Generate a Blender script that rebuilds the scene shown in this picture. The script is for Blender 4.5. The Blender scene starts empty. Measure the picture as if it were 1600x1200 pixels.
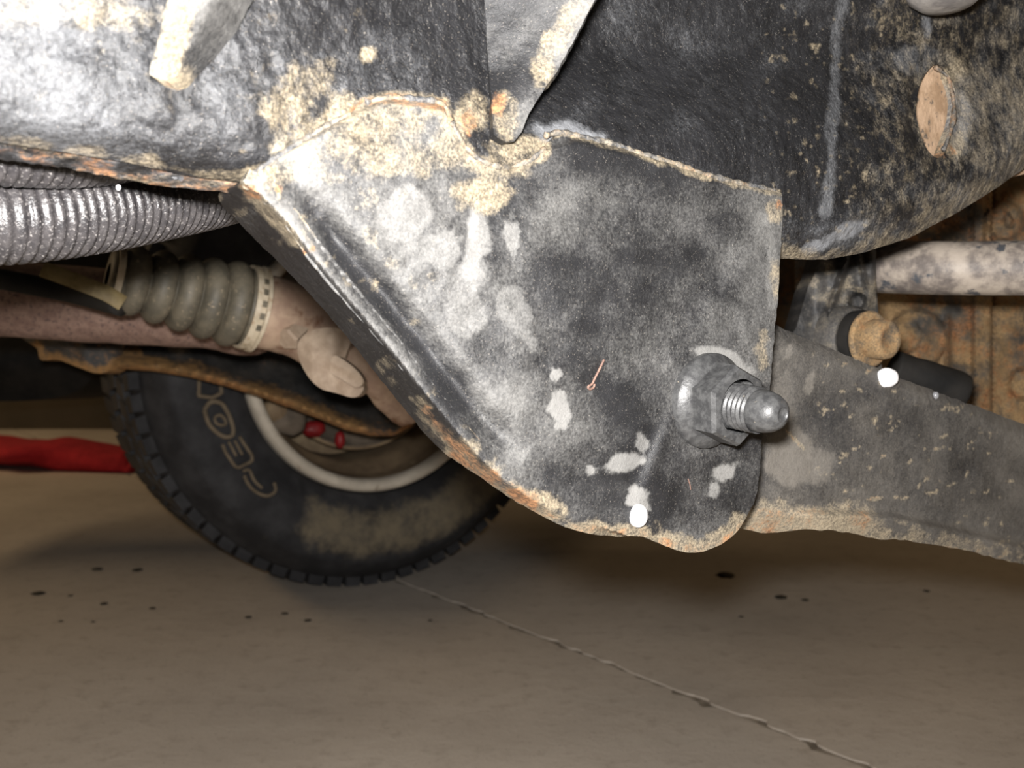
import bpy, math, random
import numpy as np
from mathutils import Vector, Matrix, geometry
random.seed(3)
rng = np.random.RandomState(7)
S = bpy.context.scene
COL = S.collection

# ------------------------------------------------------------------ camera, world, lights, exposure
F = 1556.0
CAM_H = 0.403
PITCH = math.atan(80.0 / F)
cd = bpy.data.cameras.new('camera'); cam = bpy.data.objects.new('camera', cd); COL.objects.link(cam)
cd.sensor_width = 36.0; cd.lens = 36.0 * F / 1600.0
cd.clip_start = 0.02; cd.clip_end = 60
cam.location = (0, 0, CAM_H); cam.rotation_euler = (math.pi / 2 - PITCH, 0, 0)
cd.dof.use_dof = True; cd.dof.focus_distance = 0.42; cd.dof.aperture_fstop = 17.0
S.camera = cam
CR = np.array([1, 0, 0.0]); CU = np.array([0, math.sin(PITCH), math.cos(PITCH)]); CF = np.array([0, math.cos(PITCH), -math.sin(PITCH)])
C0 = np.array([0, 0, CAM_H])

w = bpy.data.worlds.new('world'); S.world = w; w.use_nodes = True
w.node_tree.nodes['Background'].inputs[0].default_value = (1.0, 0.74, 0.47, 1)
w.node_tree.nodes['Background'].inputs[1].default_value = 0.02

# the camera's own flash: a small lamp just above the lens
fl = bpy.data.lights.new('camera_flash', 'AREA'); fl.shape = 'RECTANGLE'; fl.size = 0.03; fl.size_y = 0.018
fl.energy = 7.8; fl.color = (1.0, 0.975, 0.95)
flo = bpy.data.objects.new('camera_flash', fl); COL.objects.link(flo)
flo.location = C0 - 0.012 * CR + 0.029 * CU + 0.004 * CF; flo.rotation_euler = cam.rotation_euler

# unseen warm fill lamps, added on both sides of the vehicle to light the concrete
for lx, ly, lz, sx, sy, en in ((-3.7, 1.9, 2.2, .5, 2.2, 52), (3.7, 1.0, 2.2, .5, 2.2, 32)):
    al = bpy.data.lights.new('floor_fill_lamp', 'AREA'); al.shape = 'RECTANGLE'; al.size = sx; al.size_y = sy; al.energy = en; al.color = (1.0, .72, .42)
    ao = bpy.data.objects.new('floor_fill_lamp', al); COL.objects.link(ao); ao.location = (lx, ly, lz)

S.view_settings.view_transform = 'Standard'; S.view_settings.look = 'None'
S.view_settings.gamma = 1.0; S.view_settings.use_curve_mapping = False
S.view_settings.exposure = 0.0

# ------------------------------------------------------------------ helpers
def P(px, py, d):
    """view ray through (px,py) taken to depth d: a world point"""
    return C0 + CR * ((px - 800) / F * d) + CU * (-(py - 600) / F * d) + CF * d
def PV(px, py, d):
    px = np.asarray(px, float); py = np.asarray(py, float); d = np.asarray(d, float)
    return C0[None] + CR[None] * ((px - 800) / F * d)[:, None] + CU[None] * (-(py - 600) / F * d)[:, None] + CF[None] * d[:, None]
def FP(px, py, z=0.0):
    r = CR * ((px - 800) / F) + CU * (-(py - 600) / F) + CF
    t = (z - CAM_H) / r[2]
    return C0 + r * t
def cdir(x, y, z):
    v = CR * x + CU * y + CF * z
    return v / np.linalg.norm(v)

_lat = {}
def vnoise(x, y, seed):
    if seed not in _lat: _lat[seed] = np.random.RandomState(seed).rand(256, 256)
    L = _lat[seed]
    xi = np.floor(x).astype(int); yi = np.floor(y).astype(int)
    fx = x - xi; fy = y - yi
    fx = fx * fx * fx * (fx * (fx * 6 - 15) + 10); fy = fy * fy * fy * (fy * (fy * 6 - 15) + 10)
    a = L[xi % 256, yi % 256]; b = L[(xi + 1) % 256, yi % 256]; c = L[xi % 256, (yi + 1) % 256]; d = L[(xi + 1) % 256, (yi + 1) % 256]
    return (a * (1 - fx) + b * fx) * (1 - fy) + (c * (1 - fx) + d * fx) * fy
def fbm(x, y, sc, seed=1, octs=4):
    s = 0; a = 1; t = 0
    for o in range(octs):
        s = s + a * vnoise(x / sc * 2 ** o + 11.3 * o, y / sc * 2 ** o + 5.7 * o, seed + o); t += a; a *= 0.55
    return s / t
def sstep(e0, e1, x):
    t = np.clip((x - e0) / (e1 - e0), 0, 1); return t * t * (3 - 2 * t)
def blob(x, y, cx, cy, rx, ry, ang=0.0, n=0.6, seed=40, soft=0.35):
    c, s = math.cos(math.radians(ang)), math.sin(math.radians(ang))
    dx = x - cx; dy = y - cy
    u = (dx * c + dy * s) / rx; v = (-dx * s + dy * c) / ry
    r = np.sqrt(u * u + v * v) + (fbm(x, y, max(rx, ry) * 0.7, seed, 4) - 0.5) * 2 * n
    return 1 - sstep(1 - soft, 1 + soft, r)
def plinedist(x, y, pts):
    """distance, signed side (+ = right-hand of travel, y down) and along fraction"""
    best = np.full(x.shape, 1e9); side = np.zeros(x.shape); al = np.zeros(x.shape)
    n = len(pts) - 1
    for i in range(n):
        (x0, y0), (x1, y1) = pts[i], pts[i + 1]
        dx, dy = x1 - x0, y1 - y0; L2 = dx * dx + dy * dy
        t = np.clip(((x - x0) * dx + (y - y0) * dy) / L2, 0, 1)
        d = np.hypot(x - x0 - t * dx, y - y0 - t * dy)
        m = d < best
        best = np.where(m, d, best)
        side = np.where(m, np.sign((x - x0) * dy - (y - y0) * dx), side)
        al = np.where(m, (i + t) / n, al)
    return best, side, al
def resample(pts, step, closed=False, smooth=True):
    p = np.array(pts, float)
    if closed: p = np.vstack([p, p[:1]])
    out = []
    n = len(p)
    for i in range(n - 1):
        if smooth:
            p0 = p[i - 1] if i > 0 else (p[-2] if closed else p[i]); p1 = p[i]; p2 = p[i + 1]
            p3 = p[i + 2] if i + 2 < n else (p[1] if closed else p[i + 1])
        L = np.linalg.norm(p[i + 1][:2] - p[i][:2]) if p.shape[1] == 2 else np.linalg.norm(p[i + 1] - p[i])
        k = max(1, int(math.ceil(L / step)))
        for j in range(k):
            t = j / k
            if smooth:
                out.append(0.5 * ((2 * p1) + (-p0 + p2) * t + (2 * p0 - 5 * p1 + 4 * p2 - p3) * t * t + (-p0 + 3 * p1 - 3 * p2 + p3) * t ** 3))
            else: out.append(p[i] * (1 - t) + p[i + 1] * t)
    if not closed: out.append(p[-1])
    return np.array(out)
def inside(x, y, poly):
    r = np.zeros(x.shape, bool); n = len(poly); j = n - 1
    for i in range(n):
        xi, yi = poly[i]; xj, yj = poly[j]
        if yi != yj:
            c = ((yi > y) != (yj > y)) & (x < (xj - xi) * (y - yi) / (yj - yi) + xi)
            r ^= c
        j = i
    return r

# ------------------------------------------------------------------ objects
def tag(o, label=None, cat=None, group=None, kind=None):
    if label: o['label'] = label
    if cat: o['category'] = cat
    if group: o['group'] = group
    if kind: o['kind'] = kind
    return o
def thing(name, loc, label, cat, group=None):
    o = bpy.data.objects.new(name, None); o.empty_display_size = 0.02; COL.objects.link(o)
    o.location = tuple(loc); return tag(o, label, cat, group)
def origin(parent):
    v = np.zeros(3); p = parent
    while p is not None: v = v + np.array(p.location); p = p.parent
    return v
def mesh(name, verts, faces, mat, parent=None, masks=None, smooth=True, loc=None, sharp=None):
    """verts in world coordinates"""
    verts = np.asarray(verts, float)
    o0 = origin(parent)
    if loc is None: loc = np.zeros(3) if parent is not None else verts.mean(axis=0)
    loc = np.asarray(loc, float)
    me = bpy.data.meshes.new(name)
    me.from_pydata((verts - o0 - loc).tolist(), [], [tuple(map(int, f)) for f in faces])
    if masks is not None:
        a = me.color_attributes.new('mask', 'FLOAT_COLOR', 'POINT')
        a.data.foreach_set('color', np.asarray(masks, np.float32).ravel())
    if smooth: me.polygons.foreach_set('use_smooth', np.ones(len(me.polygons), bool))
    me.update()
    if sharp is not None: me.set_sharp_from_angle(angle=math.radians(sharp))
    me.materials.append(mat)
    o = bpy.data.objects.new(name, me); COL.objects.link(o)
    o.location = tuple(loc)
    if parent is not None: o.parent = parent
    return o
def sheet(name, poly, D, mat, parent, maskfn=None, step=4.0, thick=0.004, holes=(), jag=0.0, smooth_poly=True, back=None):
    """a plate: outline and depth function D(px,py); solid with its own thickness"""
    B = resample(poly, step, True, smooth_poly)
    if jag:
        k = np.arange(len(B)); B = B + jag * 2 * np.stack([vnoise(k * 0.35, k * 0 + 3.3, 91) - .5, vnoise(k * 0.35, k * 0 + 9.1, 92) - .5], 1)
    loops = [B] + [resample(h, step * 0.7, True) for h in holes]
    x0, y0 = B.min(0); x1, y1 = B.max(0)
    gx, gy = np.meshgrid(np.arange(x0, x1, step), np.arange(y0, y1, step * 0.9))
    gx = gx + (np.arange(gx.shape[0]) % 2)[:, None] * step * 0.5
    gx = gx.ravel(); gy = gy.ravel()
    ok = inside(gx, gy, B)
    for h in loops[1:]: ok &= ~inside(gx, gy, h)
    gx, gy = gx[ok], gy[ok]
    for l in loops:
        keep = np.ones(len(gx), bool)
        for c in range(0, len(l)):
            # bbox cull is enough here
            pass
        d = plinedist(gx, gy, [tuple(q) for q in np.vstack([l, l[:1]])])[0]
        keep &= d > step * 0.45
        gx, gy = gx[keep], gy[keep]
    pts = [Vector((float(a), float(b))) for l in loops for a, b in l]
    edges = []; s = 0
    for l in loops:
        n = len(l); edges += [(s + i, s + (i + 1) % n) for i in range(n)]; s += n
    nb = s
    pts += [Vector((float(a), float(b))) for a, b in zip(gx, gy)]
    vo, eo, fo, *_ = geometry.delaunay_2d_cdt(pts, edges, [], 0, 1e-5)
    V = np.array([(v[0], v[1]) for v in vo]); T = np.array([f for f in fo if len(f) == 3], int)
    c = V[T].mean(1)
    ok = inside(c[:, 0], c[:, 1], B)
    for h in loops[1:]: ok &= ~inside(c[:, 0], c[:, 1], h)
    T = T[ok]
    # orientation: face the viewer
    a = V[T]; ar = (a[:, 1, 0] - a[:, 0, 0]) * (a[:, 2, 1] - a[:, 0, 1]) - (a[:, 2, 0] - a[:, 0, 0]) * (a[:, 1, 1] - a[:, 0, 1])
    T[ar > 0] = T[ar > 0][:, ::-1]
    W = PV(V[:, 0], V[:, 1], D(V[:, 0], V[:, 1]))
    M = None
    if maskfn is not None: M = maskfn(V[:, 0], V[:, 1])
    # boundary edges -> wall and back
    e = np.concatenate([T[:, [0, 1]], T[:, [1, 2]], T[:, [2, 0]]])
    key = {}
    for p, q in e: key[(p, q)] = 1
    be = [(p, q) for (p, q) in key if (q, p) not in key]
    n = len(W)
    # vertex normals for the back offset
    fn = np.cross(W[T[:, 1]] - W[T[:, 0]], W[T[:, 2]] - W[T[:, 0]])
    vn = np.zeros_like(W)
    for k in range(3): np.add.at(vn, T[:, k], fn)
    vn /= np.maximum(np.linalg.norm(vn, axis=1), 1e-12)[:, None]
    off = -vn * thick if back is None else np.tile(np.asarray(back), (n, 1)) * thick
    bid = sorted({i for ed in be for i in ed}); mp = {v: n + k for k, v in enumerate(bid)}
    Wb = W[bid] + off[bid]
    # front, walls, and a plain back
    faces = T.tolist() + [(q, p, mp[p], mp[q]) for p, q in be]
    allV = np.vstack([W, Wb])
    if thick > 0:
        base = len(allV)
        allV = np.vstack([allV, W + off]); faces += (T[:, ::-1] + base).tolist()
        if M is not None: M = np.vstack([M, M[bid], M])
    elif M is not None: M = np.vstack([M, M[bid]])
    return mesh(name, allV, faces, mat, parent, M, True, sharp=50)
def frames(path):
    path = np.asarray(path, float); n = len(path)
    T = np.gradient(path, axis=0); T /= np.linalg.norm(T, axis=1)[:, None]
    up = np.array([0, 0, 1.0]); U = []; W = []
    u = np.cross(T[0], up)
    if np.linalg.norm(u) < 1e-3: u = np.cross(T[0], [1, 0, 0])
    for i in range(n):
        u = u - T[i] * np.dot(u, T[i]); u /= np.linalg.norm(u)
        U.append(u); W.append(np.cross(T[i], u))
    return T, np.array(U), np.array(W)
def tube(name, path, rad, mat, parent=None, seg=24, caps=True, maskfn=None, sq=None, bump=0.0, bsc=0.01, sharp=None, seed=5, **kw):
    path = np.asarray(path, float); n = len(path)
    rad = np.full(n, rad) if np.isscalar(rad) else np.asarray(rad, float)
    T, U, W = frames(path)
    ang = np.linspace(0, 2 * math.pi, seg, endpoint=False)
    V = []
    for i in range(n):
        a = 1.0 if sq is None else sq[0]; b = 1.0 if sq is None else sq[1]
        r = rad[i]
        if bump:
            s = i * 0.37
            rr = r + bump * (vnoise(np.cos(ang) * 3 + s + 20, np.sin(ang) * 3 + s * .6 + 20, seed) - 0.5)
        else: rr = np.full(seg, r)
        V.append(path[i] + U[i][None] * (np.cos(ang) * rr * a)[:, None] + W[i][None] * (np.sin(ang) * rr * b)[:, None])
    V = np.vstack(V)
    Fc = [(i * seg + j, i * seg + (j + 1) % seg, (i + 1) * seg + (j + 1) % seg, (i + 1) * seg + j) for i in range(n - 1) for j in range(seg)]
    if caps:
        Fc.append(tuple(range(seg))[::-1]); Fc.append(tuple((n - 1) * seg + j for j in range(seg)))
    # outward orientation
    a, b, c, d = [V[k] for k in Fc[0]]
    if np.dot(np.cross(b - a, d - a), (a + c) / 2 - path[0]) < 0: Fc = [f[::-1] for f in Fc]
    return mesh(name, V, Fc, mat, parent, None if maskfn is None else maskfn(V), True, sharp=sharp, **kw)
def ppath(pts, step=0.004):
    """pts: (px,py,depth[,r]) -> smooth world path (+ radii)"""
    A = np.array([list(P(p[0], p[1], p[2])) + ([p[3]] if len(p) > 3 else [0]) for p in pts])
    R = resample(A, step, False, True)
    return R[:, :3], R[:, 3]
def basis(n):
    n = np.asarray(n, float); n = n / np.linalg.norm(n)
    u = np.cross([0, 0, 1.0], n); u /= np.linalg.norm(u); return u, np.cross(n, u), n
def lathe(name, c, n, prof, mat, parent=None, seg=64, a0=0, a1=360, sharp=40, maskfn=None, hexa=None, **kw):
    """prof = [(r, h)], h along n"""
    u, v, n = basis(n); full = abs(a1 - a0) >= 360
    m = seg if full else seg + 1
    ang = np.radians(np.linspace(a0, a1, m, endpoint=not full))
    V = np.vstack([np.asarray(c) + (u[None] * np.cos(ang)[:, None] + v[None] * np.sin(ang)[:, None]) * max(r, 1e-5) + n[None] * h for r, h in prof])
    Fc = []
    for i in range(len(prof) - 1):
        for j in range(m if full else m - 1):
            k = (j + 1) % m
            Fc.append((i * m + j, i * m + k, (i + 1) * m + k, (i + 1) * m + j))
    return mesh(name, V, Fc, mat, parent, None if maskfn is None else maskfn(V), True, sharp=sharp, **kw)
def ico(name, c, r, mat, parent=None, sub=3, scale=(1, 1, 1), bump=0.0, seed=3, label=None, cat=None, group=None, n=None):
    import bmesh
    bm = bmesh.new(); bmesh.ops.create_icosphere(bm, subdivisions=sub, radius=1.0)
    V = np.array([v.co[:] for v in bm.verts]); Fc = [[v.index for v in f.verts] for f in bm.faces]; bm.free()
    if bump: V = V * (1 + bump * (fbm(V[:, 0] * 3 + V[:, 2] + 30, V[:, 1] * 3 + 30 + V[:, 2] * 1.7, 1.0, seed, 3) - 0.5)[:, None])
    V = V * np.array(scale) * r
    if n is not None:
        a, b, c3 = basis(n); V = V[:, :1] * a + V[:, 1:2] * b + V[:, 2:] * c3
    o = mesh(name, V + np.asarray(c), Fc, mat, parent)
    return tag(o, label, cat, group)

# ------------------------------------------------------------------ materials
class NT:
    def __init__(s, name):
        s.m = bpy.data.materials.new(name); s.m.use_nodes = True; s.t = s.m.node_tree; s.N = s.t.nodes; s.L = s.t.links
        s.b = s.N['Principled BSDF']
    def n(s, t, **kw):
        x = s.N.new(t)
        for k, v in kw.items(): setattr(x, k, v)
        return x
    def noise(s, scale, detail=4, rough=0.6, vec=None, dist=0):
        x = s.n('ShaderNodeTexNoise'); x.inputs['Scale'].default_value = scale; x.inputs['Detail'].default_value = detail
        x.inputs['Roughness'].default_value = rough; x.inputs['Distortion'].default_value = dist
        s.L.new(vec if vec is not None else s.co(), x.inputs['Vector']); return x.outputs['Fac']
    def co(s):
        if not hasattr(s, '_co'): s._co = s.n('ShaderNodeNewGeometry').outputs['Position']
        return s._co
    def math(s, op, a, b=None, c=None, clamp=False):
        x = s.n('ShaderNodeMath', operation=op); x.use_clamp = clamp
        for i, v in enumerate((a, b, c)):
            if v is None: continue
            if isinstance(v, (int, float)): x.inputs[i].default_value = v
            else: s.L.new(v, x.inputs[i])
        return x.outputs[0]
    def ramp(s, v, a, b, lo=0.0, hi=1.0):
        x = s.n('ShaderNodeMapRange'); x.interpolation_type = 'SMOOTHSTEP'
        x.inputs['From Min'].default_value = a; x.inputs['From Max'].default_value = b
        x.inputs['To Min'].default_value = lo; x.inputs['To Max'].default_value = hi
        s.L.new(v, x.inputs['Value']); return x.outputs['Result']
    def mix(s, f, a, b):
        x = s.n('ShaderNodeMix', data_type='RGBA')
        for sock, v in ((x.inputs[0], f), (x.inputs[6], a), (x.inputs[7], b)):
            if isinstance(v, (int, float)): sock.default_value = v
            elif isinstance(v, tuple): sock.default_value = (*v, 1)
            else: s.L.new(v, sock)
        return x.outputs[2]
    def bump(s, h, dist, strength=1.0, prev=None):
        x = s.n('ShaderNodeBump'); x.inputs['Strength'].default_value = strength; x.inputs['Distance'].default_value = dist
        s.L.new(h, x.inputs['Height'])
        if prev is not None: s.L.new(prev, x.inputs['Normal'])
        return x.outputs[0]
    def set(s, k, v):
        if isinstance(v, (int, float)): s.b.inputs[k].default_value = v
        elif isinstance(v, tuple): s.b.inputs[k].default_value = (*v, 1)
        else: s.L.new(v, s.b.inputs[k])

def underseal(name, base=(.011, .011, .012), rough=0.40, lump=0.0006, dustcol=(.40, .39, .37), tancol=(.40, .325, .215), rustcol=(.24, .115, .05), speck=1.0, fine=0.00012):
    t = NT(name)
    at = t.n('ShaderNodeVertexColor', layer_name='mask'); sp = t.n('ShaderNodeSeparateColor'); t.L.new(at.outputs['Color'], sp.inputs[0])
    n1 = t.noise(900, 6, .7); n2 = t.noise(260, 5, .65); n3 = t.noise(3000, 2, .5); n4 = t.noise(60, 4, .6)
    mixn = t.math('ADD', t.math('MULTIPLY', n1, .7), t.math('MULTIPLY', n2, .3))
    n5 = t.noise(130, 6, .72)
    mix2 = t.math('ADD', t.math('MULTIPLY', n1, .3), t.math('MULTIPLY', n5, .7))
    def m(ch, k=2.4, w=.42, nz=None):
        v = t.math('ADD', ch, t.math('MULTIPLY', t.math('SUBTRACT', nz or mixn, .5), k))
        v = t.ramp(v, .5 - w, .5 + w)
        return t.math('MULTIPLY', v, t.ramp(ch, 0.0, .15))
    d = m(sp.outputs[0], 1.5, .55); ta = m(sp.outputs[1], 3.0, .5, mix2); ru = m(sp.outputs[2], 3.2, .35, mix2)
    col = t.mix(t.ramp(n4, .3, .7), base, tuple(c * 1.7 for c in base))
    # fine pale speckle on the paint: dusty grains and painted-in sparkle
    sk = t.math('MULTIPLY', t.ramp(t.noise(1500, 3, .6), .61, .72), .34 * speck)
    col = t.mix(sk, col, (.45, .40, .34))
    col = t.mix(t.math('MULTIPLY', d, .52), col, dustcol)
    col = t.mix(t.math('MULTIPLY', ta, .72), col, t.mix(t.ramp(n1, .35, .65), tuple(c * .5 for c in tancol), tuple(c * 1.15 for c in tancol)))
    col = t.mix(t.math('MULTIPLY', ru, .95), col, t.mix(t.ramp(t.noise(500, 5, .75), .4, .6), tuple(c * .45 for c in rustcol), tuple(min(1, c * 1.7) for c in rustcol)))
    t.set('Base Color', col)
    anyd = t.math('MAXIMUM', t.math('MAXIMUM', d, ta), ru)
    t.set('Roughness', t.math('ADD', t.math('MULTIPLY', anyd, .35), t.math('ADD', rough - .1, t.math('MULTIPLY', n2, .2))))
    t.set('Specular IOR Level', 0.5)
    b1 = t.bump(t.noise(170, 3, .5), lump)
    b2 = t.bump(n1, fine * 2.2, prev=b1)
    b3 = t.bump(n3, fine, prev=b2)
    t.L.new(b3, t.b.inputs['Normal'])
    return t.m
def plain(name, c1, c2, rough=.6, sc=60, bump=.0003, metal=0.0, spots=None, spotsc=200, spotth=(.58, .66), bsc=None, spec=.5, contrast=(.35, .65)):
    t = NT(name)
    n1 = t.noise(sc, 6, .65)
    col = t.mix(t.ramp(n1, *contrast), c1, c2)
    if spots is not None:
        col = t.mix(t.ramp(t.noise(spotsc, 4, .6), *spotth), col, spots)
    t.set('Base Color', col); t.set('Roughness', rough); t.set('Metallic', metal); t.set('Specular IOR Level', spec)
    if bump: t.L.new(t.bump(t.noise(bsc or sc * 3, 4, .6), bump), t.b.inputs['Normal'])
    return t.m

M = {}
M['plate'] = underseal('underseal_black', rough=.40, lump=.0017, dustcol=(.36, .37, .39))
M['bracket'] = underseal('bracket_paint', base=(.012, .012, .013), rough=.44, lump=.0005)
M['arm'] = underseal('arm_paint', base=(.022, .022, .023), rough=.5, lump=.0005, dustcol=(.30, .27, .23), tancol=(.46, .38, .26))
M['muddy'] = underseal('muddy_metal', base=(.05, .047, .043), rough=.7, lump=.0012, dustcol=(.30, .22, .14), tancol=(.56, .36, .165), rustcol=(.30, .14, .06), fine=.0003)
M['boltm'] = plain('bolt_black', (.035, .035, .036), (.075, .075, .075), rough=.42, sc=300, bump=.00015, spots=(.3, .26, .2), spotsc=500, spotth=(.66, .78))
M['conduit'] = plain('conduit_plastic', (.03, .028, .03), (.06, .055, .056), rough=.30, sc=200, bump=.0004, spots=(.30, .28, .27), spotsc=900, spotth=(.55, .75))
M['boot'] = plain('boot_rubber', (.085, .075, .055), (.14, .12, .085), rough=.6, sc=60, bump=.0002, spots=(.30, .24, .16), spotsc=300, spotth=(.6, .72))
M['clampm'] = plain('clamp_steel', (.40, .33, .23), (.55, .47, .35), rough=.45, sc=80, bump=.0002, spots=(.25, .13, .05), spotsc=60, spotth=(.55, .7))
M['rusttube'] = plain('rust_tube', (.19, .115, .09), (.27, .175, .135), rough=.8, sc=120, bump=.0006, spots=(.09, .06, .055), spotsc=330, spotth=(.55, .66))
M['rackm'] = plain('rack_housing', (.29, .19, .135), (.42, .30, .21), rough=.75, sc=50, bump=.0005, spots=(.18, .09, .05), spotsc=40, spotth=(.55, .7))
M['tanmetal'] = plain('clevis_tan', (.30, .22, .155), (.44, .34, .25), rough=.7, sc=60, bump=.0006, spots=(.4, .25, .16), spotsc=25, spotth=(.6, .75))
M['tiestrip'] = plain('tie_strip', (.16, .115, .045), (.25, .19, .085), rough=.6, sc=80)  # colour darkened for the conduit's shadow on the strap
M['far_arm'] = underseal('far_arm_paint', base=(.02, .02, .02), rough=.55, lump=.001, dustcol=(.2, .17, .14), tancol=(.50, .27, .09), rustcol=(.36, .17, .06), speck=.3)
M['tyre'] = None
M['rimm'] = plain('rim_steel', (.56, .50, .41), (.70, .63, .52), rough=.6, sc=25, bump=.0003, spots=(.3, .22, .14), spotsc=30, spotth=(.6, .75))
M['rimdirt'] = plain('rim_dirty', (.20, .14, .085), (.34, .25, .15), rough=.8, sc=14, bump=.0008, spots=(.42, .33, .2), spotsc=20, spotth=(.6, .75))
M['darkbrown'] = plain('backing_dirt', (.10, .08, .06), (.2, .16, .12), rough=.85, sc=25, bump=.0006)
M['red'] = plain('red_paint', (.22, .010, .012), (.34, .018, .02), rough=.5, sc=30)
M['redcloth'] = plain('red_cloth', (.34, .008, .014), (.45, .014, .02), rough=.95, sc=30, bump=.002)
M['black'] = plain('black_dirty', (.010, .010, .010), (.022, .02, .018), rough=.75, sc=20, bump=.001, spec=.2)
M['linkm'] = plain('link_tube', (.13, .11, .10), (.42, .36, .30), rough=.55, sc=60, bump=.0004, spots=(.07, .075, .085), spotsc=70, spotth=(.57, .66))
M['bushing'] = plain('bushing_rubber', (.14, .13, .125), (.26, .24, .22), rough=.5, sc=90)
M['drop'] = plain('glare_white_drop', (.93, .93, .95), (.97, .97, 1.0), rough=.15, sc=10, bump=0)  # white stands in for flash glare on water drops
M['greydrop'] = plain('grey_drop', (.2, .2, .21), (.25, .25, .26), rough=.2, sc=10, bump=0)
M['fibre'] = plain('fibre', (.12, .07, .055), (.22, .13, .10), rough=.6, sc=400)
M['clod'] = plain('clod', (.02, .018, .012), (.05, .04, .025), rough=.9, sc=200)
M['innerw'] = plain('inner_wall_mud', (.34, .22, .13), (.55, .38, .25), rough=.85, sc=70, bump=.0006, spots=(.12, .10, .08), spotsc=160, spotth=(.56, .66))
M['wallm'] = plain('wall_dark', (.045, .035, .02), (.06, .045, .028), rough=.8, sc=3)

t = NT('tyre_rubber')
at = t.n('ShaderNodeVertexColor', layer_name='mask'); sp = t.n('ShaderNodeSeparateColor'); t.L.new(at.outputs['Color'], sp.inputs[0])
n1 = t.noise(26, 7, .75); v = t.math('ADD', sp.outputs[0], t.math('MULTIPLY', t.math('SUBTRACT', n1, .5), 1.5))
dd = t.math('MULTIPLY', t.ramp(v, .25, .95), t.ramp(sp.outputs[0], 0, .15))
col = t.mix(t.ramp(t.noise(18, 5, .6), .35, .7), (.022, .022, .024), (.05, .05, .053)); col = t.mix(dd, col, (.20, .165, .11))
t.set('Base Color', col); t.set('Roughness', .7); t.set('Specular IOR Level', .3); t.L.new(t.bump(t.noise(120, 4, .6), .0008), t.b.inputs['Normal']); M['tyre'] = t.m
M['letter'] = plain('letter_rubber', (.13, .10, .065), (.21, .165, .11), rough=.8, sc=60)

t = NT('concrete')
n1 = t.noise(2.2, 6, .6); n2 = t.noise(40, 6, .7); n3 = t.noise(250, 3, .6)
mp = t.n('ShaderNodeMapping'); mp.inputs['Scale'].default_value = (1.2, 9, 1); t.L.new(t.co(), mp.inputs[0])
n4 = t.noise(2.5, 5, .6, vec=mp.outputs[0])
col = t.mix(t.ramp(n1, .3, .7), (.47, .415, .355), (.60, .535, .46))
col = t.mix(t.math('MULTIPLY', t.ramp(n4, .5, .75), .55), col, (.54, .49, .42))
col = t.mix(t.math('MULTIPLY', t.ramp(n2, .5, .72), .5), col, (.34, .29, .24))
col = t.mix(t.math('MULTIPLY', t.ramp(n3, .62, .72), .5), col, (.10, .085, .06))
t.set('Base Color', col); t.set('Roughness', .75); t.set('Specular IOR Level', .3)
t.L.new(t.bump(n2, .0012), t.b.inputs['Normal']); M['concrete'] = t.m
M['jointm'] = plain('joint_dirt', (.15, .125, .095), (.32, .275, .22), rough=.95, sc=60, bump=.001)

# ------------------------------------------------------------------ setting: floor, wall
def box(name, lo, hi, mat, parent=None, bevel=0.0, **kw):
    lo = np.array(lo, float); hi = np.array(hi, float)
    V = np.array([[(lo, hi)[i][0], (lo, hi)[j][1], (lo, hi)[k][2]] for k in (0, 1) for j in (0, 1) for i in (0, 1)])
    o = mesh(name, V, [(0, 2, 3, 1), (4, 5, 7, 6), (0, 1, 5, 4), (2, 6, 7, 3), (0, 4, 6, 2), (1, 3, 7, 5)], mat, parent, smooth=False, **kw)
    if bevel:
        b = o.modifiers.new('bevel', 'BEVEL'); b.width = bevel; b.segments = 2
    return o
floor = mesh('floor', [(-6, -4, -.03), (6, -4, -.03), (6, 6, -.03), (-6, 6, -.03), (-6, -4, -.002), (6, -4, -.002), (6, 6, -.002), (-6, 6, -.002)],
             [(3, 2, 1, 0), (4, 5, 6, 7), (0, 1, 5, 4), (1, 2, 6, 5), (2, 3, 7, 6), (3, 0, 4, 7)], M['jointm'], smooth=False, loc=(0, 0, 0))
tag(floor, kind='structure')
ja, jb = FP(700, 938)[:2], FP(1300, 1175)[:2]
jd = (jb - ja) / np.linalg.norm(jb - ja); jn = np.array([-jd[1], jd[0]])
far = ja - jd * 4.3; near = ja + jd * 5.5
def slab(pts, edge):
    # plate with a slightly broken edge along the joint
    n = len(pts); V = [(x, y, 0) for x, y in pts] + [(x, y, -.002) for x, y in pts]
    o = mesh('floor_slab', V, [tuple(range(n))] + [(i, n + i, n + (i + 1) % n, (i + 1) % n) for i in range(n)], M['concrete'], floor, smooth=False)
    return o
def jointedge(off, seed):
    k = np.linspace(0, 1, 700); r = []
    for i, a in enumerate(k):
        p = far + (near - far) * a + jn * (off + (vnoise(np.array([i * .31]), np.array([seed * 1.0]), seed)[0] - .5) * .004)
        r.append(tuple(p))
    return r
e1 = jointedge(.0035, 21); e2 = jointedge(-.0035, 22)
slab(e1[::-1] + [(-6, 6)][:0] + [tuple(far + jn * -0)][:0] + ([(far[0], 6), (6, 6), (6, near[1])] if jn[0] > 0 else [(far[0], 6), (6, 6), (6, near[1])])[:3], 1) if False else None
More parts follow.
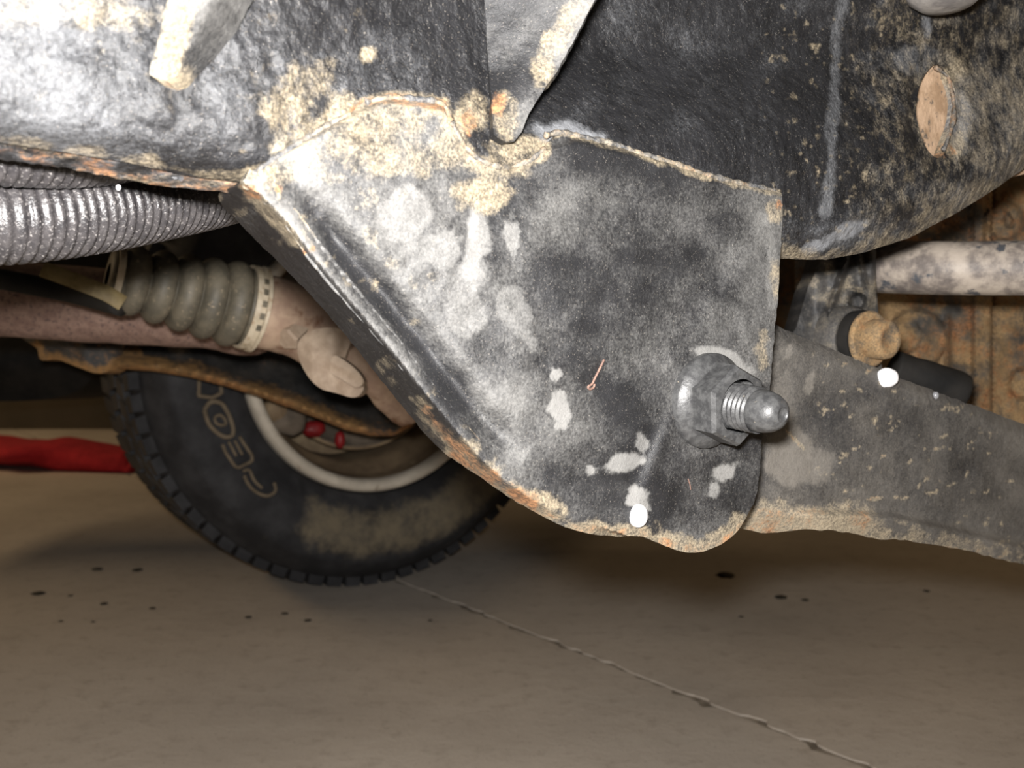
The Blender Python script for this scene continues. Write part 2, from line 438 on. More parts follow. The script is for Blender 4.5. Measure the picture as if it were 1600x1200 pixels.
# slab polygons by half-plane clipping of the big rectangle
rect = [(-6, -4), (6, -4), (6, 6), (-6, 6)]
def clip(poly, sgn):
    out = []
    f = lambda p: sgn * ((p[0] - ja[0]) * jn[0] + (p[1] - ja[1]) * jn[1]) - .0022
    for i in range(len(poly)):
        a, b = poly[i], poly[(i + 1) % len(poly)]; fa, fb = f(a), f(b)
        if fa >= 0: out.append(a)
        if (fa >= 0) != (fb >= 0):
            tt = fa / (fa - fb); out.append((a[0] + (b[0] - a[0]) * tt, a[1] + (b[1] - a[1]) * tt))
    return out
for sgn in (1, -1):
    pl = clip(rect, sgn)
    # roughen the joint edge
    out = []
    for i in range(len(pl)):
        a = np.array(pl[i]); b = np.array(pl[(i + 1) % len(pl)]); out.append(tuple(a))
        if abs(abs(np.dot((a - ja), jn)) - .0022) < 1e-6 and abs(abs(np.dot((b - ja), jn)) - .0022) < 1e-6:
            K = 1800
            for k in range(1, K):
                q = a + (b - a) * k / K
                w_ = (vnoise(np.array([k * .45]), np.array([sgn * 3.3 + 9]), 33)[0]) ** 3 * .014
                out.append(tuple(q + jn * sgn * w_))
    slab(out, sgn)
wall = box('wall_back', (-6, 4.15, 0), (6, 4.3, 2.4), M['wallm']); tag(wall, kind='structure')

# ------------------------------------------------------------------ the frame: shared depth of the near side
TX, TY, Z0 = .70, -.12, .361
def Dbase(x, y):
    X = (x - 800) / F; Y = -(y - 600) / F
    return Z0 / (1 - TX * X - TY * Y)
def gmm(d): return d / 1556.0
leftbot = [(-420, 165), (0, 222), (100, 238), (200, 254), (300, 276), (370, 284), (480, 300)]
rightbot = [(1100, 395), (1220, 404), (1290, 406), (1350, 394), (1420, 372), (1500, 330), (1560, 292), (1600, 264), (1700, 190), (1900, 30)]
def Dplate(x, y, lump=1.0):
    d = Dbase(x, y)
    # gentle swell and lumpy underseal
    hl = (fbm(x, y, 95, 60, 2) - .5) * .0042 + (fbm(x * 1.1, y, 26, 64, 2) - .5) * .0018 * lump
    near = 1 - sstep(550, 1100, x)
    d = d * (1 + .04 * sstep(400, 760, x) * sstep(270, 60, y)) - hl * (.35 + .65 * near)
    # lower edges roll away
    db, sd, _ = plinedist(x, y, leftbot); d = d + np.where(x < 560, .000006 * np.clip(78 - db * np.where(sd > 0, -1, 1) * -1, 0, 90) ** 2 * .3, 0) if False else d
    s = np.interp(x, [p[0] for p in leftbot], [p[1] for p in leftbot]) - y
    k = (1 - sstep(430, 600, x))
    d = d + k * np.clip(75 - s, 0, 120) ** 2 * 2.6e-6
    # soft hollow above the roll
    d = d + k * .0012 * np.exp(-((s - 60) / 22) ** 2)
    s2 = np.interp(x, [p[0] for p in rightbot], [p[1] for p in rightbot]) - y
    k2 = sstep(1080, 1200, x)
    d = d + k2 * np.clip(60 - s2, 0, 80) ** 2 * 4.0e-6
    # wrinkles in the right rail
    wr = 0
    for (cx, cy, rx, ry, an, am) in ((1262, 365, 60, 14, 80, .002), (1310, 350, 55, 12, -30, -.003), (1330, 385, 50, 10, -12, -.0022), (1250, 250, 60, 12, 70, .0015),
                                     (1560, 200, 80, 14, 75, .002), (1290, 110, 120, 16, 95, -.0012), (1360, 250, 70, 12, 72, -.0014), (1180, 330, 50, 16, 60, .0016), (1410, 210, 60, 16, 84, -.0015)):
        c, s_ = math.cos(math.radians(an)), math.sin(math.radians(an)); u = ((x - cx) * c + (y - cy) * s_) / rx; v = (-(x - cx) * s_ + (y - cy) * c) / ry
        wr = wr + am * np.exp(-u * u - v * v)
    d = d + wr
    tp_ = np.interp(x, BTX, BTY)
    d = d + .03 * sstep(10, 70, y - tp_) * sstep(395, 440, x) * (1 - sstep(1150, 1205, x)) * 1.0
    d = d + .022 * sstep(225, 60, y) * sstep(790, 840, x) * (1 - sstep(900, 1650, x))
    # rim of the drain hole is pressed in
    q = np.sqrt(((x - 1463) / 40) ** 2 + ((y - 172) / 80) ** 2)
    d = d + .004 * np.exp(-((q - .9) / .28) ** 2) * sstep(1380, 1420, x)
    return d
BTX = [380, 400, 545, 600, 690, 720, 745, 800, 850, 900, 1000, 1215]; BTY = [270, 262, 178, 153, 163, 200, 240, 262, 230, 216, 238, 298]
bx_fold = [(378, 284), (408, 305), (450, 348), (485, 395), (515, 432), (566, 492), (622, 560), (667, 618), (710, 670), (748, 714), (790, 752), (840, 785), (880, 806), (930, 822)]
def Dbr(x, y):
    d = Dbase(x, y)
    top = np.interp(x, [380, 400, 545, 600, 690, 720, 745, 800, 850, 900, 1000, 1215], [270, 262, 178, 153, 163, 200, 240, 262, 230, 216, 238, 298])
    d = d - .0045 * sstep(-4, 10, y - top) + .001
    # dish: facing the lamp on the left, turned away in the middle
    u = (x - 800) / F
    h = .030 * np.exp(-((x - 800) / 165.0) ** 2) * sstep(250, 420, y) * -1.0
    h2 = .010 * np.exp(-((x - 1075) / 75.0) ** 2 - ((y - 440) / 170.0) ** 2) * .5
    d = d * (1 + h * .55 + h2)
    # creases
    for (cx, cy, rx, ry, an, am) in ((1030, 705, 70, 11, -68, -.0018), (1000, 720, 70, 14, -70, .0016), (1180, 560, 60, 14, 75, -.0012), (840, 480, 130, 34, 60, .002), (1120, 590, 74, 74, 0, -.0022),
                                     (450, 385, 42, 13, 45, -.003), (930, 760, 70, 22, 20, .0015), (1130, 470, 100, 24, -60, -.0016), (620, 250, 90, 30, 20, -.002), (740, 330, 60, 40, 0, .002)):
        c, s_ = math.cos(math.radians(an)), math.sin(math.radians(an)); uu = ((x - cx) * c + (y - cy) * s_) / rx; v = (-(x - cx) * s_ + (y - cy) * c) / ry
        d = d + am * np.exp(-uu * uu - v * v)
    near = 1 - sstep(560, 980, x)
    d = d - (fbm(x, y, 120, 70, 3) - .5) * .004 - (fbm(x, y, 30, 74, 2) - .5) * .0011 * (.35 + near)
    dist, sd, al = plinedist(x, y, bx_fold)
    s = np.where(sd > 0, dist, -dist)   # + = inside, to the right of the fold
    wgt = 1 - sstep(.75, 1.0, al)
    out = np.clip(-s, 0, 90)
    d = d + (.00085 * out + .000004 * out ** 2) * (.25 + .75 * wgt)
    d = d - .0010 * np.exp(-((s - 7) / 12) ** 2) * wgt
    grv = sstep(.08, .25, al) * (1 - sstep(.6, .8, al))
    d = d + .0085 * np.exp(-((s - 44) / 22) ** 2) * grv
    return d

# masks for stains and painted light falloff (dust, tan mud, rust)
def ramp_dist(x, y, pts, wdt, seed=50, n=.6):
    d = plinedist(x, y, pts)[0] + (fbm(x, y, 30, seed, 4) - .5) * wdt * 2 * n
    return 1 - sstep(wdt * .35, wdt, d)
arc1 = [(395, 272), (430, 248), (470, 222), (520, 192), (548, 178), (570, 160), (610, 153), (650, 155), (690, 163), (705, 190), (722, 222), (748, 248), (790, 262), (825, 252), (852, 232)]
seam2 = [(850, 212), (880, 208), (920, 216), (960, 226), (1000, 240), (1050, 255), (1100, 272), (1150, 285), (1215, 298)]
def clampm(a): return np.clip(np.stack(list(a) + [np.ones_like(a[0])], 1), 0, 1)
def Mplate(x, y):
    f1 = fbm(x, y, 90, 101, 5); f2 = fbm(x, y, 30, 102, 4); f3 = fbm(x, y, 200, 103, 3)
    dust_tone = .02 + .38 * (1 - sstep(60, 450, x)) + (f1 - .5) * .5  # paler at left, thinning rightward: paints the light falloff across the plates
    dust_tone = np.where(x > 800, .02 + (f1 - .5) * .5 + .25 * sstep(1380, 1600, x) + .15 * sstep(200, 400, y), dust_tone)
    dust_tone = np.maximum(dust_tone, .40 * ramp_dist(x, y, [(1320, -20), (1309, 50), (1303, 100), (1304, 160), (1298, 210), (1300, 260), (1290, 330)], 13, n=.5))
    dust_tone = np.maximum(dust_tone, .85 * blob(x, y, 1320, 362, 42, 13, -22)); dust_tone = np.maximum(dust_tone, .8 * blob(x, y, 1278, 385, 25, 8, -15))
    dust_tone = np.maximum(dust_tone, .8 * blob(x, y, 1448, 36, 8, 22, 0)); dust_tone = np.maximum(dust_tone, .42 * blob(x, y, 1430, 95, 38, 26, 0))
    dust_tone = np.maximum(dust_tone, .75 * blob(x, y, 900, 215, 60, 22, 12)); dust_tone = np.maximum(dust_tone, .5 * blob(x, y, 1500, 190, 26, 60, 0))
    tan = .12 * sstep(.62, .75, f2) * (1 - sstep(500, 700, x))
    tan = np.maximum(tan, .55 * ramp_dist(x, y, [(430, 235), (470, 215), (540, 170)], 30)); tan = np.maximum(tan, .46 * blob(x, y, 475, 130, 60, 34, -25, .8))
    tan = np.maximum(tan, .72 * blob(x, y, 575, 85, 14, 12, 0)); tan = np.maximum(tan, .44 * blob(x, y, 440, 185, 30, 40, 10, .8))
    tan = np.maximum(tan, .62 * blob(x, y, 735, 180, 30, 34, 0, .6)); tan = np.maximum(tan, .58 * ramp_dist(x, y, arc1, 14))
    tan = np.maximum(tan, .45 * ramp_dist(x, y, [(p[0], p[1] - 6) for p in leftbot], 12, n=1.0)); tan = np.maximum(tan, .45 * blob(x, y, 120, 20, 120, 30, 0, .8))
    tan = np.maximum(tan, .8 * blob(x, y, 1488, 226, 22, 20, -30)); tan = np.maximum(tan, .5 * blob(x, y, 1500, 130, 26, 36, 20, .5)); tan = np.maximum(tan, .5 * ramp_dist(x, y, rightbot, 30, n=.9))
    tan = np.maximum(tan, .60 * sstep(1240, 1600, x) * (.25 + f1) * f2 * 1.6); tan = np.maximum(tan, .42 * sstep(.72, .8, fbm(x, y, 9, 107, 2)) * sstep(1150, 1250, x)); dust_tone = dust_tone + sstep(1200, 1400, x) * (f2 - .5) * .6; tan = np.maximum(tan, .5 * blob(x, y, 1590, 210, 20, 24, 0))
    tan = np.maximum(tan, .6 * blob(x, y, 800, 228, 40, 20, 0, .6))
    rust = .55 * ramp_dist(x, y, [(548, 178), (570, 160), (610, 153), (690, 163), (705, 190)], 10) + .5 * blob(x, y, 735, 190, 14, 20, 0, .6) + .5 * blob(x, y, 1480, 236, 14, 12, 0)
    return clampm([dust_tone, tan, rust])
def Mbr(x, y):
    f1 = fbm(x, y, 110, 111, 5); f2 = fbm(x, y, 34, 112, 4)
    dist, sd, al = plinedist(x, y, bx_fold); s = np.where(sd > 0, dist, -dist)
    dust_tone = .34 + (f1 - .5) * 1.0 - .08 * sstep(880, 1000, x) * (1 - sstep(1130, 1200, x)) * (1 - sstep(640, 720, y)) + .12 * (1 - sstep(350, 700, x))  # left-to-right terms here and below paint the light fading across the bracket
    dust_tone = dust_tone + .04 * sstep(1130, 1200, x) - .10 * sstep(640, 780, x)
    dust_tone = dust_tone - .6 * sstep(2, -6, s) if False else dust_tone - .6 * (1 - sstep(-8, 2, s)) * (1 - sstep(.6, .8, al)) - .45 * np.exp(-((s - 38) / 20) ** 2) * (1 - sstep(.55, .75, al))  # bare flange; groove thinned as well to paint its shade
    for (cx, cy, rx, ry, an, am) in ((870, 584, 10, 10, 0, .9), (874, 640, 14, 26, -10, .9), (970, 724, 27, 13, -12, .95), (925, 735, 8, 8, 0, .8), (1130, 740, 22, 15, -30, .85), (1118, 765, 9, 12, 0, .8),
                                     (995, 775, 17, 16, 0, .95), (1000, 795, 13, 18, 0, .95), (1005, 690, 10, 16, 0, .7), (740, 400, 20, 60, 5, .7), (800, 370, 16, 26, 0, .65), (1128, 562, 44, 15, 18, .95), (1165, 590, 12, 26, -20, .8),
                                     (730, 470, 40, 60, 0, .5), (1205, 420, 12, 60, 0, .6), (640, 330, 60, 40, 0, .6), (690, 390, 40, 30, 0, .55), (810, 500, 30, 60, -20, .5), (740, 350, 10, 30, 5, .9)):
        dust_tone = np.maximum(dust_tone, am * blob(x, y, cx, cy, rx, ry, an, .75, int(cx) % 50 + 120, .3))
    bot = [(700, 715), (760, 750), (830, 790), (900, 822), (1000, 832), (1050, 852), (1090, 858), (1130, 846), (1160, 820)]
    tan = .72 * ramp_dist(x, y, bot, 24, n=.9)
    tan = np.maximum(tan, .5 * ramp_dist(x, y, [(655, 632), (700, 690), (760, 742), (830, 785)], 26, n=1.0))
    tan = np.maximum(tan, .72 * blob(x, y, 770, 255, 55, 32, 10, .5, 130, .35)); tan = np.maximum(tan, .66 * blob(x, y, 755, 300, 42, 34, -20, .5, 131, .3))
    tan = np.maximum(tan, .60 * ramp_dist(x, y, arc1, 20)); tan = np.maximum(tan, .44 * blob(x, y, 610, 215, 115, 55, 15, .9, 132)); tan = np.maximum(tan, .45 * blob(x, y, 480, 245, 80, 28, -35, .8, 133))
    tan = np.maximum(tan, .42 * blob(x, y, 640, 255, 50, 40, 15, .9, 136))
    tan = np.maximum(tan, .95 * blob(x, y, 412, 270, 26, 12, -12, .3, 134)); tan = np.maximum(tan, .7 * ramp_dist(x, y, [(380, 292), (420, 330), (460, 372)], 16)); tan = np.maximum(tan, .62 * blob(x, y, 1210, 330, 14, 22, 0)); tan = np.maximum(tan, .7 * blob(x, y, 1212, 430, 9, 34, 0))
    tan = np.maximum(tan, .6 * ramp_dist(x, y, seam2, 10)); tan = np.maximum(tan, .5 * blob(x, y, 1190, 550, 10, 30, 0))  # mild tan along the seam paints its pale highlight
    tan = np.maximum(tan, .4 * sstep(.62, .72, f2) * (1 - sstep(500, 800, x)))
    rust = .52 * ramp_dist(x, y, [(664, 640), (690, 670), (720, 705), (760, 740), (800, 765), (830, 782)], 15, n=.7) + .30 * ramp_dist(x, y, bot, 9, n=1.0)
    rust = rust + .6 * blob(x, y, 395, 300, 22, 10, 35) + .6 * blob(x, y, 437, 296, 8, 7, 0) + .6 * blob(x, y, 488, 388, 7, 6, 0) + .5 * ramp_dist(x, y, [(575, 160), (620, 156), (690, 166)], 10) + .4 * blob(x, y, 760, 250, 20, 14, 0, .8) + .6 * blob(x, y, 1216, 322, 5, 8, 0)
    return clampm([dust_tone, tan, rust])

frame = thing('vehicle_frame', P(760, 300, .36), 'black undersealed steel vehicle frame with welded bracket, filling the upper half', 'vehicle frame')
hole = [(1463, 100), (1482, 116), (1494, 150), (1492, 190), (1478, 228), (1466, 247), (1448, 232), (1436, 200), (1431, 168), (1440, 126)]
LP = [(-420, -260)] + [(x, y) for x, y in leftbot] + [(620, 320), (764, 330), (766, 100), (752, -260)]
sheet('side_plate', LP, lambda x, y: Dplate(x, y) , M['plate'], frame, Mplate, 4.2, .005, jag=.6, smooth_poly=False)
RPoly = [(752, -260), (766, 100), (764, 330), (900, 340), (1100, 380)] + rightbot[1:] + [(1900, -260)]
sheet('rail_plate', RPoly, lambda x, y: Dplate(x, y, .6) + .0012, M['plate'], frame, Mplate, 4.6, .005, holes=[hole], jag=.6, smooth_poly=False)
# rolled lower lip under the side plate
def Dlip(x, y):
    s = y - np.interp(x, [p[0] for p in leftbot], [p[1] for p in leftbot])
    return Dplate(x, y - s) + .0025 + np.clip(s, 0, 60) * .00042 - (fbm(x * .5, y * 3, 20, 80, 3) - .5) * .003
lipbot = [(-420, 200), (0, 249), (100, 262), (180, 278), (250, 290), (345, 299), (380, 310)]
def Mlip(x, y):
    f = fbm(x * .5, y * 2, 26, 141, 4); f2 = fbm(x * .4, y * 2, 40, 145, 4)
    return clampm([.25 + (f - .5), .30 + (f2 - .5) * 1.6, .22 + (f - .5) * 1.2])
sheet('lower_lip', [(-420, 160)] + [(p[0], p[1] - 5) for p in leftbot[1:6]] + [(392, 300)] + lipbot[::-1], Dlip, M['plate'], frame, Mlip, 3.6, .003, jag=1.6, smooth_poly=False)
# bracket
BP = [(345, 299), (372, 290), (385, 276), (400, 264), (430, 246), (470, 220), (520, 190), (548, 176), (572, 158), (610, 151), (650, 153), (690, 161), (708, 190), (724, 222), (748, 250), (790, 262), (825, 252), (850, 228),
      (880, 208), (920, 214), (960, 224), (1000, 238), (1050, 253), (1100, 270), (1150, 284), (1213, 296), (1222, 312), (1223, 345), (1219, 400), (1217, 450), (1212, 500), (1207, 560), (1202, 620), (1196, 665), (1190, 690), (1188, 730), (1181, 775),
      (1168, 805), (1150, 832), (1125, 852), (1090, 863), (1060, 860), (1030, 849), (1000, 838), (960, 838), (920, 834), (880, 822), (840, 802), (800, 780), (760, 752), (712, 720), (700, 712), (670, 685), (640, 648), (600, 600), (560, 548), (520, 500), (480, 455), (440, 415), (400, 375), (370, 345), (345, 318)]
sheet('suspension_bracket', BP, Dbr, M['bracket'], frame, Mbr, 3.4, .005, jag=.8)
# weld beads
def bead(pts, w, D, mat, off=.0, amp=.0006, seed=1):
    R = resample(pts, 3.0, False)
    dd = D(R[:, 0], R[:, 1]) - off
    W = PV(R[:, 0], R[:, 1], dd); k = np.arange(len(W))
    rr = w * (1 + .35 * np.sin(k * 1.1) * .4 + .5 * (vnoise(k * .2, k * 0 + seed, 95) - .5)); rr[0] *= .3; rr[-1] *= .3
    Mk = np.tile(np.array([[.45, .62, .30, 1]]), (len(W) * 10, 1)); f = np.repeat(vnoise(k * .12, k * 0 + 7.7 + seed, 96), 10); Mk[:, 1] = .15 + .7 * f; Mk[:, 2] = .0 + .35 * f
    return tube('weld_bead', W, rr, M['plate'] if mat is None else mat, frame, seg=10, maskfn=lambda V: Mk, bump=.0006)
bead(arc1[:5], .0009, Dbr, None, .0002)
bead(arc1[5:10], .0010, Dbr, None, .0002, seed=2)
bead(arc1[9:], .0009, Dbr, None, .0000, seed=3)
bead(seam2, .0011, Dbr, None, -.0004, seed=4)
# gussets (fins)
def Dg(x, y):
    cx = np.interp(y, [-260, 0, 210], [750, 757, 772])
    t_ = np.clip((x - cx), -5, 400)
    base = Dplate(np.minimum(x, cx + 0 * x), y, .3)
    wtop = np.interp(y, [-260, 0, 110, 200, 225], [1, 1, .9, .35, .15])
    tl = Dbase(x, y)
    d = base * (1 - t_ / F * .12) - .0012
    blend = np.clip(wtop, 0, 1)
    return blend * d + (1 - blend) * (tl - .004) - (fbm(x, y, 40, 83, 3) - .5) * .0012
def Mg(x, y):
    f1 = fbm(x, y, 70, 151, 4); e = plinedist(x, y, [(928, 0), (870, 110), (820, 190)])[0]
    dust_tone = .06 + (f1 - .5) * .7 + .35 * (1 - sstep(10, 50, e))
    tan = .62 * blob(x, y, 790, 180, 20, 34, 0, .6) + .5 * ramp_dist(x, y, [(905, 10), (870, 60), (845, 120)], 24)
    return clampm([dust_tone, tan, .75 * blob(x, y, 782, 162, 14, 20, 0, .6)])
sheet('gusset_fin', [(752, -260), (757, 0), (764, 110), (772, 210), (790, 222), (803, 222), (815, 207), (826, 178), (850, 140), (870, 112), (892, 72), (912, 32), (932, -4), (1010, -180), (1040, -260)], Dg, M['bracket'], frame, Mg, 4, .004, jag=1.0, smooth_poly=False)
def Dg2(x, y):
    top = np.interp(y, [-260, 0, 126], [.030, .016, .003])
    c = np.interp(y, [-260, 0, 126], [420, 305, 250])
    return Dbase(x, y) - top - .003 + np.clip(np.abs(x - c) - 22, 0, 60) ** 1.5 * .00003 - (fbm(x, y, 30, 85, 3) - .5) * .001
def Mg2(x, y):
    f = fbm(x, y, 40, 161, 4); e = np.interp(y, [0, 126], [285, 258])
    return clampm([.45 + (f - .5), .95 * (1 - sstep(14, 36, np.abs(x - e))) - .1 + (f - .5) * .5, .35 * (1 - sstep(0, 26, np.abs(x - e))) * f * 1.6])
sheet('gusset_rib', [(372, -260), (262, 0), (248, 60), (236, 100), (233, 116), (245, 122), (262, 126), (278, 118), (290, 96), (318, 50), (345, 6), (480, -260)], Dg2, M['bracket'], frame, Mg2, 3.6, .018, jag=1.0, smooth_poly=False, back=CF)
# the far wall of the hollow rail, seen through the hole
sheet('inner_wall', [(1300, 20), (1640, -20), (1640, 262), (1550, 285), (1420, 330), (1300, 350)], lambda x, y: Dbase(x, y) + .030 - (fbm(x, y, 60, 86, 3) - .5) * .004, M['innerw'], frame, None, 10, .003, smooth_poly=False)
# torn lip of the hole
hl = [(1458, 104), (1478, 122), (1486, 150), (1488, 175), (1482, 205), (1470, 235)]
R_ = resample(hl, 3); k = np.arange(len(R_)); dd = Dplate(R_[:, 0], R_[:, 1])
Wp = PV(R_[:, 0] + 3, R_[:, 1], dd + .0015)
tube('hole_lip', Wp, .0006 + .0010 * vnoise(k * .35, k * 0, 97), M['plate'], frame, seg=8, bump=.001, maskfn=lambda V: np.tile([[.4, .5, .35, 1]], (len(V), 1)))

# ------------------------------------------------------------------ pivot bolt with its flanged nut
ax = cdir(.585, -.13, -.80)
bc = P(1107, 626, Dbr(np.array([1107.]), np.array([626.]))[0] - .0015)
bolt = thing('pivot_bolt', bc, 'black pivot bolt with flanged hex nut, on the bracket beside the lower arm', 'bolt')
lathe('flange_washer', bc, ax, [(.006, -.004), (.0196, -.004), (.0199, -.001), (.0200, .0012), (.0197, .0019), (.0160, .0050), (.0150, .0054), (.006, .0054)], M['boltm'], bolt, 72)
u, v, nn = basis(ax)
HEX = 38; R6 = .0168; V = []; Fc = []
rings = [(R6 * .98, .004), (R6, .0055), (R6, .0150), (R6 * .93, .0168), (R6 * .78, .0172)]
hexa0 = math.radians(HEX)
for ri, (r, h) in enumerate(rings):
    for j in range(36):
        a = 2 * math.pi * j / 36
        loc = (a % (math.pi / 3)) - math.pi / 6
        hexr = r * math.cos(math.pi / 6) / math.cos(loc)
        rr = hexr if ri < 3 else min(hexr, r)
        if ri == 4: rr = r * .86
        hh = h
        V.append(bc + (u * math.cos(a + hexa0) + v * math.sin(a + hexa0)) * rr + nn * hh)
for i in range(4):
    for j in range(36): Fc.append((i * 36 + j, i * 36 + (j + 1) % 36, (i + 1) * 36 + (j + 1) % 36, (i + 1) * 36 + j))
mesh('hex_nut', V, Fc, M['boltm'], bolt, sharp=22)
pr = []
h = .012
while h < .0262:
    pr += [(.0083, h), (.0093, h + .0009), (.0094, h + .0011), (.0084, h + .0019)]; h += .0021
pr = [(.0083, 0)] + pr
# helical thread
seg = 64; V = []; Fc = []
HN = 90
for i in range(HN + 1):
    for j in range(seg):
        a = 2 * math.pi * j / seg; h = .012 + .0150 * i / HN
        ph = ((h / .0023 + j / seg) % 1.0); r = .0084 + .0010 * (1 - abs(2 * ph - 1)) ** .8
        V.append(bc + (u * math.cos(a) + v * math.sin(a)) * r + nn * h)
for i in range(HN):
    for j in range(seg): Fc.append((i * seg + j, i * seg + (j + 1) % seg, (i + 1) * seg + (j + 1) % seg, (i + 1) * seg + j))
mesh('thread', V, Fc, M['boltm'], bolt)
lathe('bolt_tip', bc, ax, [(.0082, .0255), (.0086, .0265), (.0084, .030), (.0076, .0338), (.0060, .0368), (.0040, .0382), (.0030, .0384), (.0026, .0376), (.00001, .0374)], M['boltm'], bolt, 48, sharp=60)

# ------------------------------------------------------------------ lower control arm (right)
def Darm(x, y):
    X = (x - 800) / F; Y = -(y - 600) / F
    d = .392 / (1 - .66 * X + .10 * Y)
    top = np.interp(x, [1150, 1212, 1600, 1900], [480, 508, 662, 760]); s = y - top
    d = d + np.clip(26 - s, 0, 40) ** 2 * 1.2e-5
    lp = np.interp(x, [1150, 1200, 1280, 1330, 1400, 1500, 1600, 1900], [790, 800, 806, 806, 812, 835, 860, 930]) - 8
    d = d - .0075 * sstep(-3, 8, y - lp) * sstep(1215, 1300, x) + .0003 * np.clip(y - lp - 10, 0, 50) * .9
    d = d - (fbm(x, y, 110, 87, 3) - .5) * .004 - (fbm(x, y, 24, 88, 2) - .5) * .0010
    d = d + .002 * np.exp(-((y - lp + 12) / 10) ** 2) * sstep(1240, 1330, x)
    return d
def Marm(x, y):
    f1 = fbm(x, y, 80, 171, 5); f2 = fbm(x, y, 26, 172, 4); f3 = fbm(x, y, 14, 175, 3)
    dust_tone = .36 + (f1 - .5) * .9 + .22 * sstep(1400, 1600, x)
    dust_tone = np.maximum(dust_tone, .85 * blob(x, y, 1235, 712, 48, 46, 10, .35, 176, .25)); dust_tone = np.maximum(dust_tone, .75 * blob(x, y, 1280, 730, 24, 34, 0, .4)); dust_tone = np.maximum(dust_tone, .7 * blob(x, y, 1232, 655, 8, 16, 0))
    for (cx, cy) in ((1232, 550), (1265, 605), (1268, 590)): dust_tone = np.maximum(dust_tone, .75 * blob(x, y, cx, cy, 7, 11, 20))
    lp = np.interp(x, [1150, 1200, 1280, 1330, 1400, 1500, 1600, 1900], [790, 800, 806, 806, 812, 835, 860, 930])
    tan = .95 * sstep(-24, 6, y - lp + (f2 - .5) * 40) * (1 - sstep(1340, 1400, x)) + .5 * sstep(-6, 6, y - lp) * sstep(.42, .6, f2) * sstep(1340, 1400, x)
    tan = np.maximum(tan, .7 * sstep(.72, .78, fbm(x * .8 + y * .5, y, 10, 177, 3)) * sstep(1240, 1330, x)); 
    tan = np.maximum(tan, .6 * sstep(14, 24, y - lp) * f2 * 1.6)
    tan = np.maximum(tan, .7 * ramp_dist(x, y, [(1228, 672), (1256, 701)], 4, n=.2))
    rust = .35 * (tan > .6) * sstep(.5, .7, f1) 
    return clampm([dust_tone, tan, rust])
arm = thing('control_arm', P(1400, 740, .52), 'black stamped steel control arm with muddy lower lip, running right from the bracket', 'control arm')
AP = [(1150, 470), (1212, 508), (1300, 546), (1400, 588), (1500, 626), (1600, 662), (1900, 762), (1900, 980), (1700, 905), (1600, 882), (1540, 868), (1500, 858), (1450, 850), (1400, 842), (1376, 844), (1340, 834), (1300, 829), (1250, 827), (1215, 832), (1190, 832), (1160, 826), (1150, 822), (1100, 800)]
sheet('arm_web', AP, Darm, M['arm'], arm, Marm, 4, .004, jag=1.2, smooth_poly=False)
# far flange of the arm, gives it depth
sheet('arm_flange', [(1212, 512), (1400, 592), (1600, 668), (1900, 768), (1900, 960), (1600, 862), (1400, 822), (1230, 806)], lambda x, y: Darm(x, y) + .035, M['arm'], arm, Marm, 14, .003, smooth_poly=False)

# ------------------------------------------------------------------ corrugated conduits
def conduit(pts, pitch, depth, label, seg=48):
    W, r = ppath(pts, .0006)
    L = np.concatenate([[0], np.cumsum(np.linalg.norm(np.diff(W, axis=0), axis=1))])
    ph = (L / pitch) % 1.0
    prof = np.clip(.5 + .9 * np.cos(2 * math.pi * ph), 0, 1)
    r = r - depth * (1 - prof)
    return tag(tube('wire_conduit', W, r, M['conduit'], None, seg=seg, caps=True), label, 'conduit')
conduit([(-330, 330, .30, .0166), (-150, 338, .318, .0166), (0, 338, .335, .0166), (150, 325, .365, .0166), (300, 301, .41, .0166), (380, 284, .44, .0166), (520, 250, .50, .0166)], .0039, .0011, 'thick grey-black corrugated conduit under the frame, the larger of the two')
conduit([(-330, 226, .285, .0092), (-150, 238, .298, .0092), (0, 246, .313, .0092), (150, 250, .345, .0092), (300, 228, .40, .0092)], .0037, .0009, 'thin corrugated conduit squeezed between the thick conduit and frame lip', 36)

# ------------------------------------------------------------------ steering rack
rack = thing('steering_rack', P(420, 480, .86), 'steering rack with pleated dusty rubber boot and rusty brown housing', 'steering rack')
pA = P(168, 430, .795); pB = P(405, 484, .86); axr = (pB - pA); Lr = np.linalg.norm(axr); axr /= Lr
pr = [(.010, 0), (.022, .001), (.0235, .006), (.0225, .010)]
NL = 5
for i in range(NL):
    z0 = .010 + (Lr - .024) * i / NL; z1 = .010 + (Lr - .024) * (i + 1) / NL; R1 = .0285 + .0085 * (i / (NL - 1))
    for k in range(13):
        t_ = k / 12; pr.append((R1 - .0095 * (1 - math.sin(math.pi * t_) ** .45), z0 + (z1 - z0) * t_))
pr += [(.0335, Lr - .012), (.0335, Lr - .001), (.028, Lr)]
lathe('rubber_boot', pA, axr, pr, M['boot'], rack, 72, sharp=None)
lathe('boot_clamp', pA, axr, [(.0335, Lr - .0135), (.0362, Lr - .0135), (.0368, Lr - .009), (.0352, Lr - .0085), (.0352, Lr - .005), (.0375, Lr - .004), (.0378, Lr - .0015), (.0345, Lr - .0005)], M['clampm'], rack, 72)
lathe('boot_clamp', pA, axr, [(.0225, .0035), (.0252, .0035), (.0252, .0085), (.0225, .0085)], M['clampm'], rack, 60)
